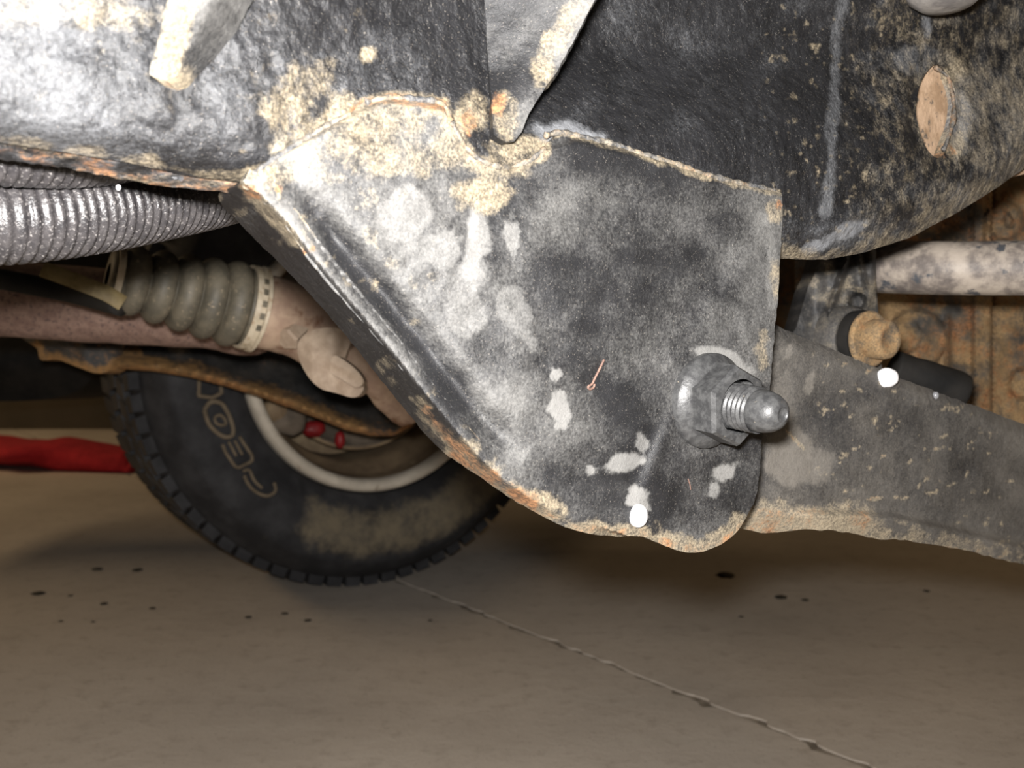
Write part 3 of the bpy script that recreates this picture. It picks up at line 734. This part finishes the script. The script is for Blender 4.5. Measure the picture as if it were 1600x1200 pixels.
# slots on the clamp band
for i in range(4):
    a = math.radians(150 + i * 16)
u2, v2, n2 = basis(axr)
cam_side = -CF - n2 * np.dot(-CF, n2); cam_side /= np.linalg.norm(cam_side); oth = np.cross(n2, cam_side)
for i in range(5):
    a = math.radians(-42 + i * 17); c_ = pB - axr * .0068 + (cam_side * math.cos(a) + oth * math.sin(a)) * .0356
    rad_ = (cam_side * math.cos(a) + oth * math.sin(a)); tan_ = np.cross(axr, rad_)
    V = [c_ + axr * sx * .0022 + tan_ * sy * .0026 + rad_ * sz * .0006 for sz in (-1, 1) for sy in (-1, 1) for sx in (-1, 1)]
    mesh('band_tooth', V, [(0, 2, 3, 1), (4, 5, 7, 6), (0, 1, 5, 4), (2, 6, 7, 3), (0, 4, 6, 2), (1, 3, 7, 5)], M['boot'], rack, smooth=False)
# the loose end of the cable tie
W, _ = ppath([(192, 474, .775, 0), (165, 458, .768, 0), (120, 440, .762, 0), (66, 420, .76, 0)], .004)
tube('tie_strap', W, .0062, M['tiestrip'], rack, seg=8, sq=(.16, 1.0), sharp=40)
W, _ = ppath([(190, 478, .79, 0), (100, 455, .81, 0), (-60, 425, .80, 0), (-300, 380, .78, 0)], .01)
tube('tie_rod', W, .0085, M['black'], rack, seg=20)
# housing
W, r = ppath([(404, 484, .862, .030), (416, 488, .866, .0325), (450, 496, .88, .033), (510, 520, .91, .034), (600, 560, .96, .034), (760, 630, 1.05, .034)], .006)
tube('rack_housing', W, r, M['rackm'], rack, seg=40, bump=.002)
# hex gland on the housing
c_ = P(452, 526, .852); hd = cdir(-.35, -.55, -.75); u3, v3, n3 = basis(hd)
V = []; Fc = []
for (rr, hh) in ((.0115, -.014), (.0115, .004), (.0095, .006), (.004, .0062)):
    for j in range(6): V.append(c_ + (u3 * math.cos(j * math.pi / 3) + v3 * math.sin(j * math.pi / 3)) * rr + n3 * hh)
for i in range(3):
    for j in range(6): Fc.append((i * 6 + j, i * 6 + (j + 1) % 6, (i + 1) * 6 + (j + 1) % 6, (i + 1) * 6 + j))
Fc.append(tuple(range(18, 24)))
mesh('gland_nut', V, Fc, M['tanmetal'], rack, smooth=False)
# cast mounting ear hanging from the housing
def Dear(x, y): return .838 + .0006 * np.clip(np.abs(x - 505) - 18, 0, 60) * .4 + (fbm(x, y, 50, 89, 2) - .5) * .008 + .006 * sstep(515, 540, x) * sstep(600, 560, y)
sheet('mounting_ear', [(466, 536), (480, 520), (505, 512), (535, 515), (548, 530), (540, 556), (535, 574), (548, 580), (560, 588), (566, 598), (568, 608), (561, 618), (549, 621), (525, 614), (503, 608), (486, 594), (474, 576), (466, 556)], Dear, M['tanmetal'], rack, None, 5, .03, back=CF)
sheet('ear_lug', [(522, 556), (545, 568), (562, 584), (568, 598), (556, 606), (536, 594), (516, 580)], lambda x, y: .826 + (x - 540) / F * .3 + .004 * sstep(575, 590, y - (x - 540) * .5), M['tanmetal'], rack, None, 5, .02, back=CF)
W, r = ppath([(545, 540, .87, .014), (570, 572, .88, .017), (600, 602, .90, .018), (640, 640, .93, .018)], .005)
tube('ear_arm', W, r, M['rackm'], rack, seg=20, bump=.003)

# ------------------------------------------------------------------ rusty cross tube
W, r = ppath([(-320, 436, .90, .036), (0, 466, .94, .036), (200, 480, .965, .036), (330, 489, .985, .036), (370, 495, .99, .038), (400, 500, .993, .036), (425, 503, .997, .028), (436, 504, 1.0, .015)], .008)
tag(tube('cross_tube', W, r, M['rusttube'], None, seg=40, bump=.0015), 'pinkish-brown rusty tube running behind the pleated boot', 'tube')

# ------------------------------------------------------------------ far control arm and its bracket
farm = thing('suspension_arm', P(420, 590, 1.3), 'black suspension arm with orange rusty lower edge, in front of the tyre', 'suspension arm')
fb = [(185, 576), (240, 580), (300, 590), (350, 603), (400, 618), (450, 636), (500, 655), (540, 672), (580, 681), (615, 681), (638, 668), (650, 640)]
def Dfar(x, y):
    s = np.interp(x, [p[0] for p in fb], [p[1] for p in fb]) - y
    return 1.30 + (x - 400) / F * .25 - .03 * np.exp(-((s - 8) / 12) ** 2) + .05 * sstep(20, 90, s) + (fbm(x, y, 60, 77, 3) - .5) * .02
def Mfar(x, y):
    s = np.interp(x, [p[0] for p in fb], [p[1] for p in fb]) - y; f = fbm(x, y, 40, 181, 4)
    tan = .85 * (1 - sstep(10, 28, s + (f - .5) * 20)) * (1 - sstep(560, 600, x)); tan = np.maximum(tan, .7 * blob(x, y, 205, 556, 22, 16, 0))
    return clampm([.25 + (f - .5), tan, .5 * (1 - sstep(2, 12, s)) + (f - .5)])
sheet('arm_beam', [(150, 500), (185, 576)] + fb[1:] + [(700, 620), (700, 560), (560, 530), (400, 500)], Dfar, M['far_arm'], farm, Mfar, 6, .05, smooth_poly=False, back=CF)
lobe = [(40, 520), (58, 545), (64, 562), (90, 562), (120, 573), (150, 583), (168, 580), (180, 568), (186, 550), (187, 510)]
def Mlobe(x, y):
    d = plinedist(x, y, lobe[1:8])[0]; f = fbm(x, y, 30, 183, 4)
    return clampm([.3 + (f - .5), .9 * (1 - sstep(5, 14, d + (f - .5) * 10)), .3 * f])
sheet('arm_pivot_ear', lobe, lambda x, y: 1.235 + .02 * ((x - 120) / 60) ** 2 + (fbm(x, y, 40, 79, 2) - .5) * .02, M['far_arm'], farm, Mlobe, 5, .05, back=CF)

# ------------------------------------------------------------------ oil pan: the dark mass at the far left
Vp = []; Fp_ = []
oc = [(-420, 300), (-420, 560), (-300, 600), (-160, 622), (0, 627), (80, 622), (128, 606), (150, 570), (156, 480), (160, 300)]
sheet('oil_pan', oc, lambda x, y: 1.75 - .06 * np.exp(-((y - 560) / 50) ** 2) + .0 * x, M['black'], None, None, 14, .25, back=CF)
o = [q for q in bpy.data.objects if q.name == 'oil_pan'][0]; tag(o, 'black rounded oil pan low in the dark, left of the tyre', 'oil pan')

# ------------------------------------------------------------------ wheel
wn = cdir(.54, 0, -.842); wn[2] = 0; wn /= np.linalg.norm(wn)
wc = P(590, 556, 1.545)
RT = wc[2] - .001
wheel = thing('front_wheel', (wc[0], wc[1], 0), 'muddy black off-road tyre on pale steel rim, standing on the concrete', 'wheel')
k_ = RT / .363
tp = [(.212, -.012), (.214, -.002), (.222, .004), (.240, .012), (.262, .018), (.290, .020), (.315, .016), (.333, -.004), (.345, -.024), (.351, -.040), (.354, -.056), (.355, -.12), (.354, -.20), (.352, -.22), (.335, -.245), (.29, -.262), (.24, -.255), (.214, -.24), (.212, -.23)]
TP = []
for i in range(len(tp) - 1):
    for q in range(3): TP.append((tp[i][0] + (tp[i + 1][0] - tp[i][0]) * q / 3, tp[i][1] + (tp[i + 1][1] - tp[i][1]) * q / 3))
TP.append(tp[-1]); TP = [(a * k_, b) for a, b in TP]
uw, vw, nw = basis(wn)
if vw[2] < 0: uw, vw = -uw, -vw
def tyremask(V):
    q = V - wc; a = np.degrees(np.arctan2(q @ vw, q @ uw)); r = np.hypot(q @ vw, q @ uw) / k_; h = q @ nw
    # dried mud on the lower sidewall
    m_ = np.exp(-((r - .270) / .040) ** 4) * sstep(-128, -112, a) * (1 - sstep(-42, -30, a)) * (h > -.01)
    m_ = m_ * .68 + .08
    M_ = np.zeros((len(V), 4)); M_[:, 0] = m_; M_[:, 3] = 1; return M_
lathe('tyre', wc, wn, TP, M['tyre'], wheel, 200, sharp=60, maskfn=tyremask)
# tread blocks: shared mesh, copied round the tyre
NB = 72
def wp(a, r, h): return wc + (uw * math.cos(a) + vw * math.sin(a)) * r * k_ + nw * h
def blockmesh(name, h0, h1, r0, r1, wd, skew):
    V = []
    for (r, sc) in ((r0, 1.0), (r1, .86)):
        for (h, s_) in ((h0, -1), (h0, 1), (h1, 1), (h1, -1)):
            a = s_ * wd / 2 * sc + (skew if h == h1 else 0); hh = h
            if h == h0 and r == r1 and h0 > -.03: hh = h0 - .006
            V.append([math.cos(a) * r * k_, math.sin(a) * r * k_, hh])
    me = bpy.data.meshes.new(name); me.from_pydata(V, [], [(0, 1, 2, 3), (7, 6, 5, 4), (0, 4, 5, 1), (1, 5, 6, 2), (2, 6, 7, 3), (3, 7, 4, 0)])
    me.update(); me.materials.append(M['tyre']); return me
rows = [blockmesh('tread_block', -.030, -.062, .342, .362, .074, .012), blockmesh('tread_block', -.066, -.110, .352, .363, .074, -.02), blockmesh('tread_block', -.118, -.162, .352, .363, .074, .02), blockmesh('tread_block', -.170, -.226, .346, .362, .074, -.012)]
Rm = Matrix(((uw[0], vw[0], nw[0]), (uw[1], vw[1], nw[1]), (uw[2], vw[2], nw[2])))
for ri, me in enumerate(rows):
    for j in range(NB):
        o = bpy.data.objects.new('tread_block', me); COL.objects.link(o); o.parent = wheel
        rot = Rm.to_4x4() @ Matrix.Rotation(2 * math.pi * (j + .5 * (ri % 2)) / NB, 4, 'Z')
        o.matrix_local = Matrix.Translation(Vector(wc - origin(wheel))) @ rot
# rim
lathe('rim', wc, wn, [(.2135, -.016), (.2125, -.004), (.2095, .004), (.203, .007), (.196, .004), (.1925, -.004), (.192, -.012)], M['rimm'], wheel, 128, sharp=None)
lathe('rim_barrel', wc, wn, [(.192, -.012), (.190, -.03), (.188, -.05), (.176, -.066), (.170, -.09), (.168, -.15), (.172, -.19), (.10, -.20), (.02, -.19)], M['rimdirt'], wheel, 128, sharp=50)
# balance weight gap clip on the rim
# raised outlined characters on the sidewall
def sw(aa, r):
    h = np.interp(r, [.222, .240, .262, .290, .315, .333], [.004, .012, .018, .020, .016, -.004])
    return wp(math.radians(aa), r, h + .0012)
def stroke(pts, wd=.0022):
    A = np.array([list(sw(a, r)) for a, r in resample(pts, 1.2 if False else .9, False, False)])
    tube('raised_letter', A, wd, M['letter'], wheel, seg=8)
# positions: polar angle from pixel
def pol(px, py):
    # intersect the ray with the sidewall plane
    r0 = CR * ((px - 800) / F) + CU * (-(py - 600) / F) + CF; pl0 = wc + nw * .016
    t_ = np.dot(pl0 - C0, nw) / np.dot(r0, nw); q = C0 + r0 * t_ - wc
    return math.degrees(math.atan2(q @ vw, q @ uw)) % 360, math.hypot(q @ uw, q @ vw) / k_
def pstroke(pp, wd=.0030, smooth=True):
    PP = resample(pp, 4, False, smooth)
    A = []
    for x_, y_ in PP:
        a_, r_ = pol(x_, y_); A.append(sw(a_, r_))
    tube('raised_letter', np.array(A), wd, M['letter'], wheel, seg=8)
pstroke([(310, 590), (309, 618), (330, 621), (346, 614), (344, 592)], smooth=False)
pstroke([(318, 640), (328, 628), (345, 630), (356, 645), (364, 668), (362, 680), (350, 682), (336, 674), (324, 660), (318, 640)], .0034)
pstroke([(334, 652), (342, 648), (350, 654), (352, 662), (344, 664), (336, 660), (334, 652)], .0024)
pstroke([(346, 694), (352, 708), (366, 728), (372, 730), (394, 720), (394, 712), (374, 682)], smooth=False, wd=.0026)
pstroke([(356, 690), (368, 712)], smooth=False, wd=.0022); pstroke([(366, 688), (378, 710)], smooth=False, wd=.0022)
pstroke([(378, 736), (388, 734), (396, 750), (408, 762)], .0024); pstroke([(380, 742), (388, 758), (402, 770), (418, 774), (430, 766), (428, 754)], .0026)

# brake parts inside the wheel
brake = thing('brake_assembly', wc - nw * .05, 'dirty brake plate with red painted caliper parts inside the rim', 'brake')
bc2 = wc - nw * .075
lathe('backing_plate', bc2, wn, [(.02, .0), (.135, .0), (.143, .004), (.146, .010), (.1485, .010), (.150, .004), (.150, -.02), (.02, -.024)], M['darkbrown'], brake, 96)
lathe('plate_rim', bc2, wn, [(.1465, .008), (.1485, .0125), (.1515, .0125), (.1535, .006), (.152, -.01)], M['rimdirt'], brake, 96, sharp=None)
def onwheel(px, py, h):
    r0 = CR * ((px - 800) / F) + CU * (-(py - 600) / F) + CF; pl0 = wc + nw * h
    t_ = np.dot(pl0 - C0, nw) / np.dot(r0, nw); return C0 + r0 * t_
ico('caliper_end', onwheel(490, 670, -.055), .017, M['red'], brake, 3, (1.1, .8, .8), .35, n=wn)
ico('caliper_end', onwheel(531, 687, -.055), .011, M['red'], brake, 3, (.8, 1.3, .8), .35, seed=9, n=wn)
ico('ball_joint', onwheel(448, 652, -.03), .030, M['darkbrown'], brake, 3, (1.15, .9, .8), .4, seed=5, n=wn)
ico('ball_joint_boot', onwheel(430, 640, -.02), .020, M['rimdirt'], brake, 3, (1, .9, .8), .4, seed=6, n=wn)

# ------------------------------------------------------------------ right side: hanger bracket, link tube, casing
hang = thing('link_hanger', P(1320, 480, .64), 'dark cast hanger arm with tan round bolt head, behind the lower arm', 'hanger')
def Dh(x, y):
    d = .642 + (x - 1300) / F * .25
    d = d - .012 * np.exp(-((x - (1362 - (y - 420) * .06)) / 9) ** 2) * sstep(560, 380, y) * .6
    ridge = 1318 - (y - 420) * .33; d = d - .010 * np.exp(-((x - ridge) / 5) ** 2)
    d = d - .008 * np.exp(-((x - (1344 + (y - 405) * .22)) / 4) ** 2) * (1 - sstep(440, 462, y))
    hr = np.hypot(x - 1340, (y - 472)); d = d + .016 * (1 - sstep(9, 14, hr)) - .004 * np.exp(-((hr - 17) / 3.5) ** 2)
    d = d + .02 * sstep(1300, 1270, x) * .6
    return d - (fbm(x, y, 24, 71, 3) - .5) * .004
def Mh(x, y):
    f = fbm(x, y, 22, 191, 4)
    return clampm([.22 + (f - .5) * 1.0, .5 * blob(x, y, 1340, 452, 16, 5, 10) + .35 * sstep(.6, .75, f), 0 * f])
hb = [(1300, 330), (1272, 430), (1262, 450), (1245, 510), (1215, 560), (1290, 620), (1390, 640), (1376, 560), (1373, 500), (1369, 440), (1369, 330)]
sheet('hanger_arm', hb, Dh, M['arm'], hang, Mh, 3.6, .03, smooth_poly=False, back=CF)
hn = cdir(.50, -.04, -.866); hc = P(1338, 530, .635)
def mk(V): 
    f = fbm(V[:, 0] * 1e3 + 500, V[:, 2] * 1e3 + 500, 9.0, 195, 4); return clampm([.55 + (f - .5), .62 + (f - .5) * 1.6, .15 + 0 * f])
lathe('boss_ring', hc - hn * .004, hn, [(.010, .004), (.0195, .004), (.0215, .001), (.0215, -.012)], M['arm'], hang, 48, maskfn=lambda V: np.tile([[.35, .1, 0, 1]], (len(V), 1)))
lathe('rubber_bush', hc, hn, [(.008, .008), (.0178, .008), (.0186, .005), (.0180, -.004)], M['black'], hang, 48)
lathe('washer', hc, hn, [(.006, .0125), (.0165, .0125), (.0178, .0112), (.0178, .0095), (.0165, .008)], M['muddy'], hang, 48, maskfn=mk)
hd0 = hc
lathe('bolt_head', hc, hn, [(.0118, .012), (.0124, .014), (.0126, .0215), (.0118, .0245), (.0098, .0262), (.0066, .0262), (.0056, .0250), (.0001, .0247)], M['muddy'], hang, 40, maskfn=mk, sharp=55)

W, r = ppath([(1358, 416, .690, .0172), (1374, 417, .672, .0175), (1480, 419, .640, .0172), (1600, 419, .625, .0172), (1760, 419, .60, .0172), (1950, 418, .57, .0172)], .006)
tag(tube('link_tube', W, r, M['linkm'], None, seg=40), 'horizontal dusty grey steel tube below the rail, at the right edge', 'tube')
W, r = ppath([(1395, 575, .70, .0125), (1430, 588, .70, .0135), (1470, 602, .70, .0138), (1500, 612, .70, .0135), (1506, 614, .70, .0115), (1509, 615, .70, .006)], .003)
tag(tube('rubber_stop', W, r, M['black'], None, seg=28, bump=.001), 'short black rubber stub in front of the muddy casing', 'rubber stop')

def Dcase(x, y):
    d = .90 + (x - 1400) / F * .12
    r1 = np.hypot(x - 1432, y - 530) ; d = d - .014 * (1 - sstep(42, 50, r1)) + .006 * (1 - sstep(22, 28, np.hypot(x - 1415, y - 525)))
    d = d - .010 * np.exp(-((x - 1480) / 4) ** 2) * sstep(480, 500, y) - .012 * sstep(1518, 1522, x) * (1 - sstep(1548, 1551, x)) * sstep(2000, 400, y)
    d = d + .006 * np.exp(-((x - 1551) / 2.2) ** 2)
    d = d - .012 * (1 - sstep(26, 32, np.hypot((x - 1570), (y - 345)))) + .012 * (1 - sstep(5, 8, np.hypot((x - 1576), (y - 345) * .6)))
    d = d - .01 * sstep(1540, 1536, x) * sstep(400, 380, y) 
    d = d - .012 * (1 - sstep(20, 28, np.hypot(x - 1600, y - 600)))
    d = d + 1.1 * sstep(1292, 1268, x)
    return d - (fbm(x, y, 60, 73, 4) - .5) * .016
def Mcase(x, y):
    f = fbm(x, y, 50, 201, 5); f2 = fbm(x, y, 22, 202, 4)
    return clampm([.5 + (f2 - .5) * 2.0, .55 + (f - .5) * 2.4 - .5 * (y < 390) * (x < 1535), .25 + (f2 - .5) * 1.4])
case = sheet('engine_casing', [(1130, 240), (1900, 200), (1900, 760), (1450, 700), (1130, 600)], Dcase, M['muddy'], None, Mcase, 5, .10, smooth_poly=False, back=CF)
tag(case, 'casing caked in orange-tan mud, behind the horizontal tube at right', 'engine casing')

# rubber bump stop showing at the top edge
bs = thing('bump_stop', P(1478, -30, .46), 'rounded grey rubber stop poking in at the top right edge', 'bump stop')
pc = P(1478, -48, .47)
lathe('rubber_cone', pc, np.array([0, -.15, -1.0]), [(.019, -.03), (.020, -.005), (.0195, .006), (.0175, .0125), (.013, .0165), (.006, .018), (.0001, .0183)], M['bushing'], bs, 48, sharp=None)
lathe('mount_cup', pc, np.array([0, -.15, -1.0]), [(.008, -.05), (.022, -.045), (.0225, -.03), (.0200, -.028)], M['boltm'], bs, 48)

# ------------------------------------------------------------------ drops and fibre
def drop(px, py, d, r, label, sc=(1, 1, 1.2), mat='drop'):
    ico('droplet', P(px, py, d), r, M[mat], None, 3, sc, .12, seed=int(px) % 40 + 2, label=label, cat='droplet')
drop(997, 806, Dbr(np.array([997.]), np.array([806.]))[0] - .001, .0040, 'glare-white droplet near the bottom edge of the bracket')
drop(1386, 590, Darm(np.array([1386.]), np.array([590.]))[0] - .003, .0052, 'glare-white droplet sitting on top edge of the control arm', (1.15, 1, 1))
drop(185, 293, .305, .0007, 'tiny pale droplet hanging over the thick conduit')
drop(1462, 618, Darm(np.array([1462.]), np.array([618.]))[0] - .001, .0018, 'small grey droplet on the arm edge beside black rubber stub', mat='greydrop')
fb_ = [(944, 562), (938, 574), (930, 590), (925, 600), (919, 604), (921, 608), (927, 606), (929, 600)]
R_ = resample(fb_, 2); W = PV(R_[:, 0], R_[:, 1], Dbr(R_[:, 0], R_[:, 1]) - .0006)
tag(tube('dry_stem', W, .00045, M['fibre'], None, seg=8), 'short curled pinkish-brown stem stuck to the bracket face', 'stem')
R_ = resample([(1075, 748), (1078, 757), (1079, 765)], 2); W = PV(R_[:, 0], R_[:, 1], Dbr(R_[:, 0], R_[:, 1]) - .0004)
tag(tube('dry_stem', W, .00025, M['fibre'], None, seg=6), 'tiny thin straw below the pivot bolt', 'stem')

# ------------------------------------------------------------------ things on the floor
A0 = FP(-260, 742); 
def cloth():
    nx, ny = 90, 14; V = []; Fc = []
    L0 = FP(-330, 736); L1 = FP(198, 742)
    for i in range(nx + 1):
        t_ = i / nx; c = L0 * (1 - t_) + L1 * t_ + np.array([0, .14, 0]); hh = .088 * (1 - .45 * sstep(.72, 1.0, t_)) * (1 if t_ < .97 else .6); ww = .12
        for j in range(ny):
            a = 2 * math.pi * j / ny
            nz = 1 + .5 * (vnoise(np.array([t_ * 9]), np.array([j * .6]), 55)[0] - .5) + .3 * math.sin(a * 3 + t_ * 9)*.4
            V.append(c + np.array([0, math.cos(a) * ww * nz, max(0, hh / 2 + math.sin(a) * hh / 2 * nz)]))
    for i in range(nx):
        for j in range(ny): Fc.append((i * ny + j, i * ny + (j + 1) % ny, (i + 1) * ny + (j + 1) % ny, (i + 1) * ny + j))
    Fc.append(tuple(range(ny))[::-1]); Fc.append(tuple(nx * ny + j for j in range(ny)))
    return mesh('red_cloth', V, Fc, M['redcloth'])
tag(cloth(), 'long red cloth bundle on the floor beyond the tyre, at the left edge', 'cloth')
spots = [(152, 890, 9, 'left one of two dark crumbs side by side left of the tyre'), (215, 891, 8, 'right one of two dark crumbs side by side left of the tyre'),
         (60, 928, 10, 'large dark crumb near the left edge, below the red cloth'), (110, 931, 4, 'faint crumb just right of the large crumb near the left edge'),
         (162, 944, 6, 'dark crumb below the pair lying left of the tyre'), (95, 971, 4, 'small crumb, lowest left of the crumbs on the floor'),
         (145, 972, 4, 'small crumb right beside the lowest left crumb'), (238, 951, 5, 'brownish crumb on the concrete below and right of the crumb pair'),
         (388, 965, 6, 'dark crumb on the concrete below the tyre, leftmost of three'), (445, 959, 6, 'dark crumb on the concrete below the tyre, middle of three'),
         (480, 970, 6, 'dark crumb on the concrete below the tyre, rightmost of three'), (672, 970, 4, 'small crumb near the floor joint, right of the tyre foot'),
         (1136, 900, 14, 'largest dark speck on the concrete, in the shadow under the bracket'), (1221, 934, 10, 'dark speck just below the shadow edge under the control arm'),
         (1258, 938, 6, 'smaller dark speck right beside the speck below the arm shadow'), (1158, 964, 5, 'lone small crumb below the bracket shadow'),
         (1448, 924, 5, 'small crumb on the concrete far right, under the control arm')]
for i, (x_, y_, s_, lab) in enumerate(spots):
    p = FP(x_, y_); r = s_ * p[1] / F
    ico('dirt_clod', p + np.array([0, 0, r * .12]), r, M['clod'], None, 2, (1, .9 + .4 * random.random(), .2), .7, seed=10 + i, label=lab, cat='dirt', group='dirt crumbs on the floor')

# ------------------------------------------------------------------ the vehicle's own floor above it all
pan = box('floor_pan', (-.95, -.8, .80), (.95, 2.3, .83), M['black'], None, .01); tag(pan, 'black vehicle floor panel above the frame', 'floor panel')
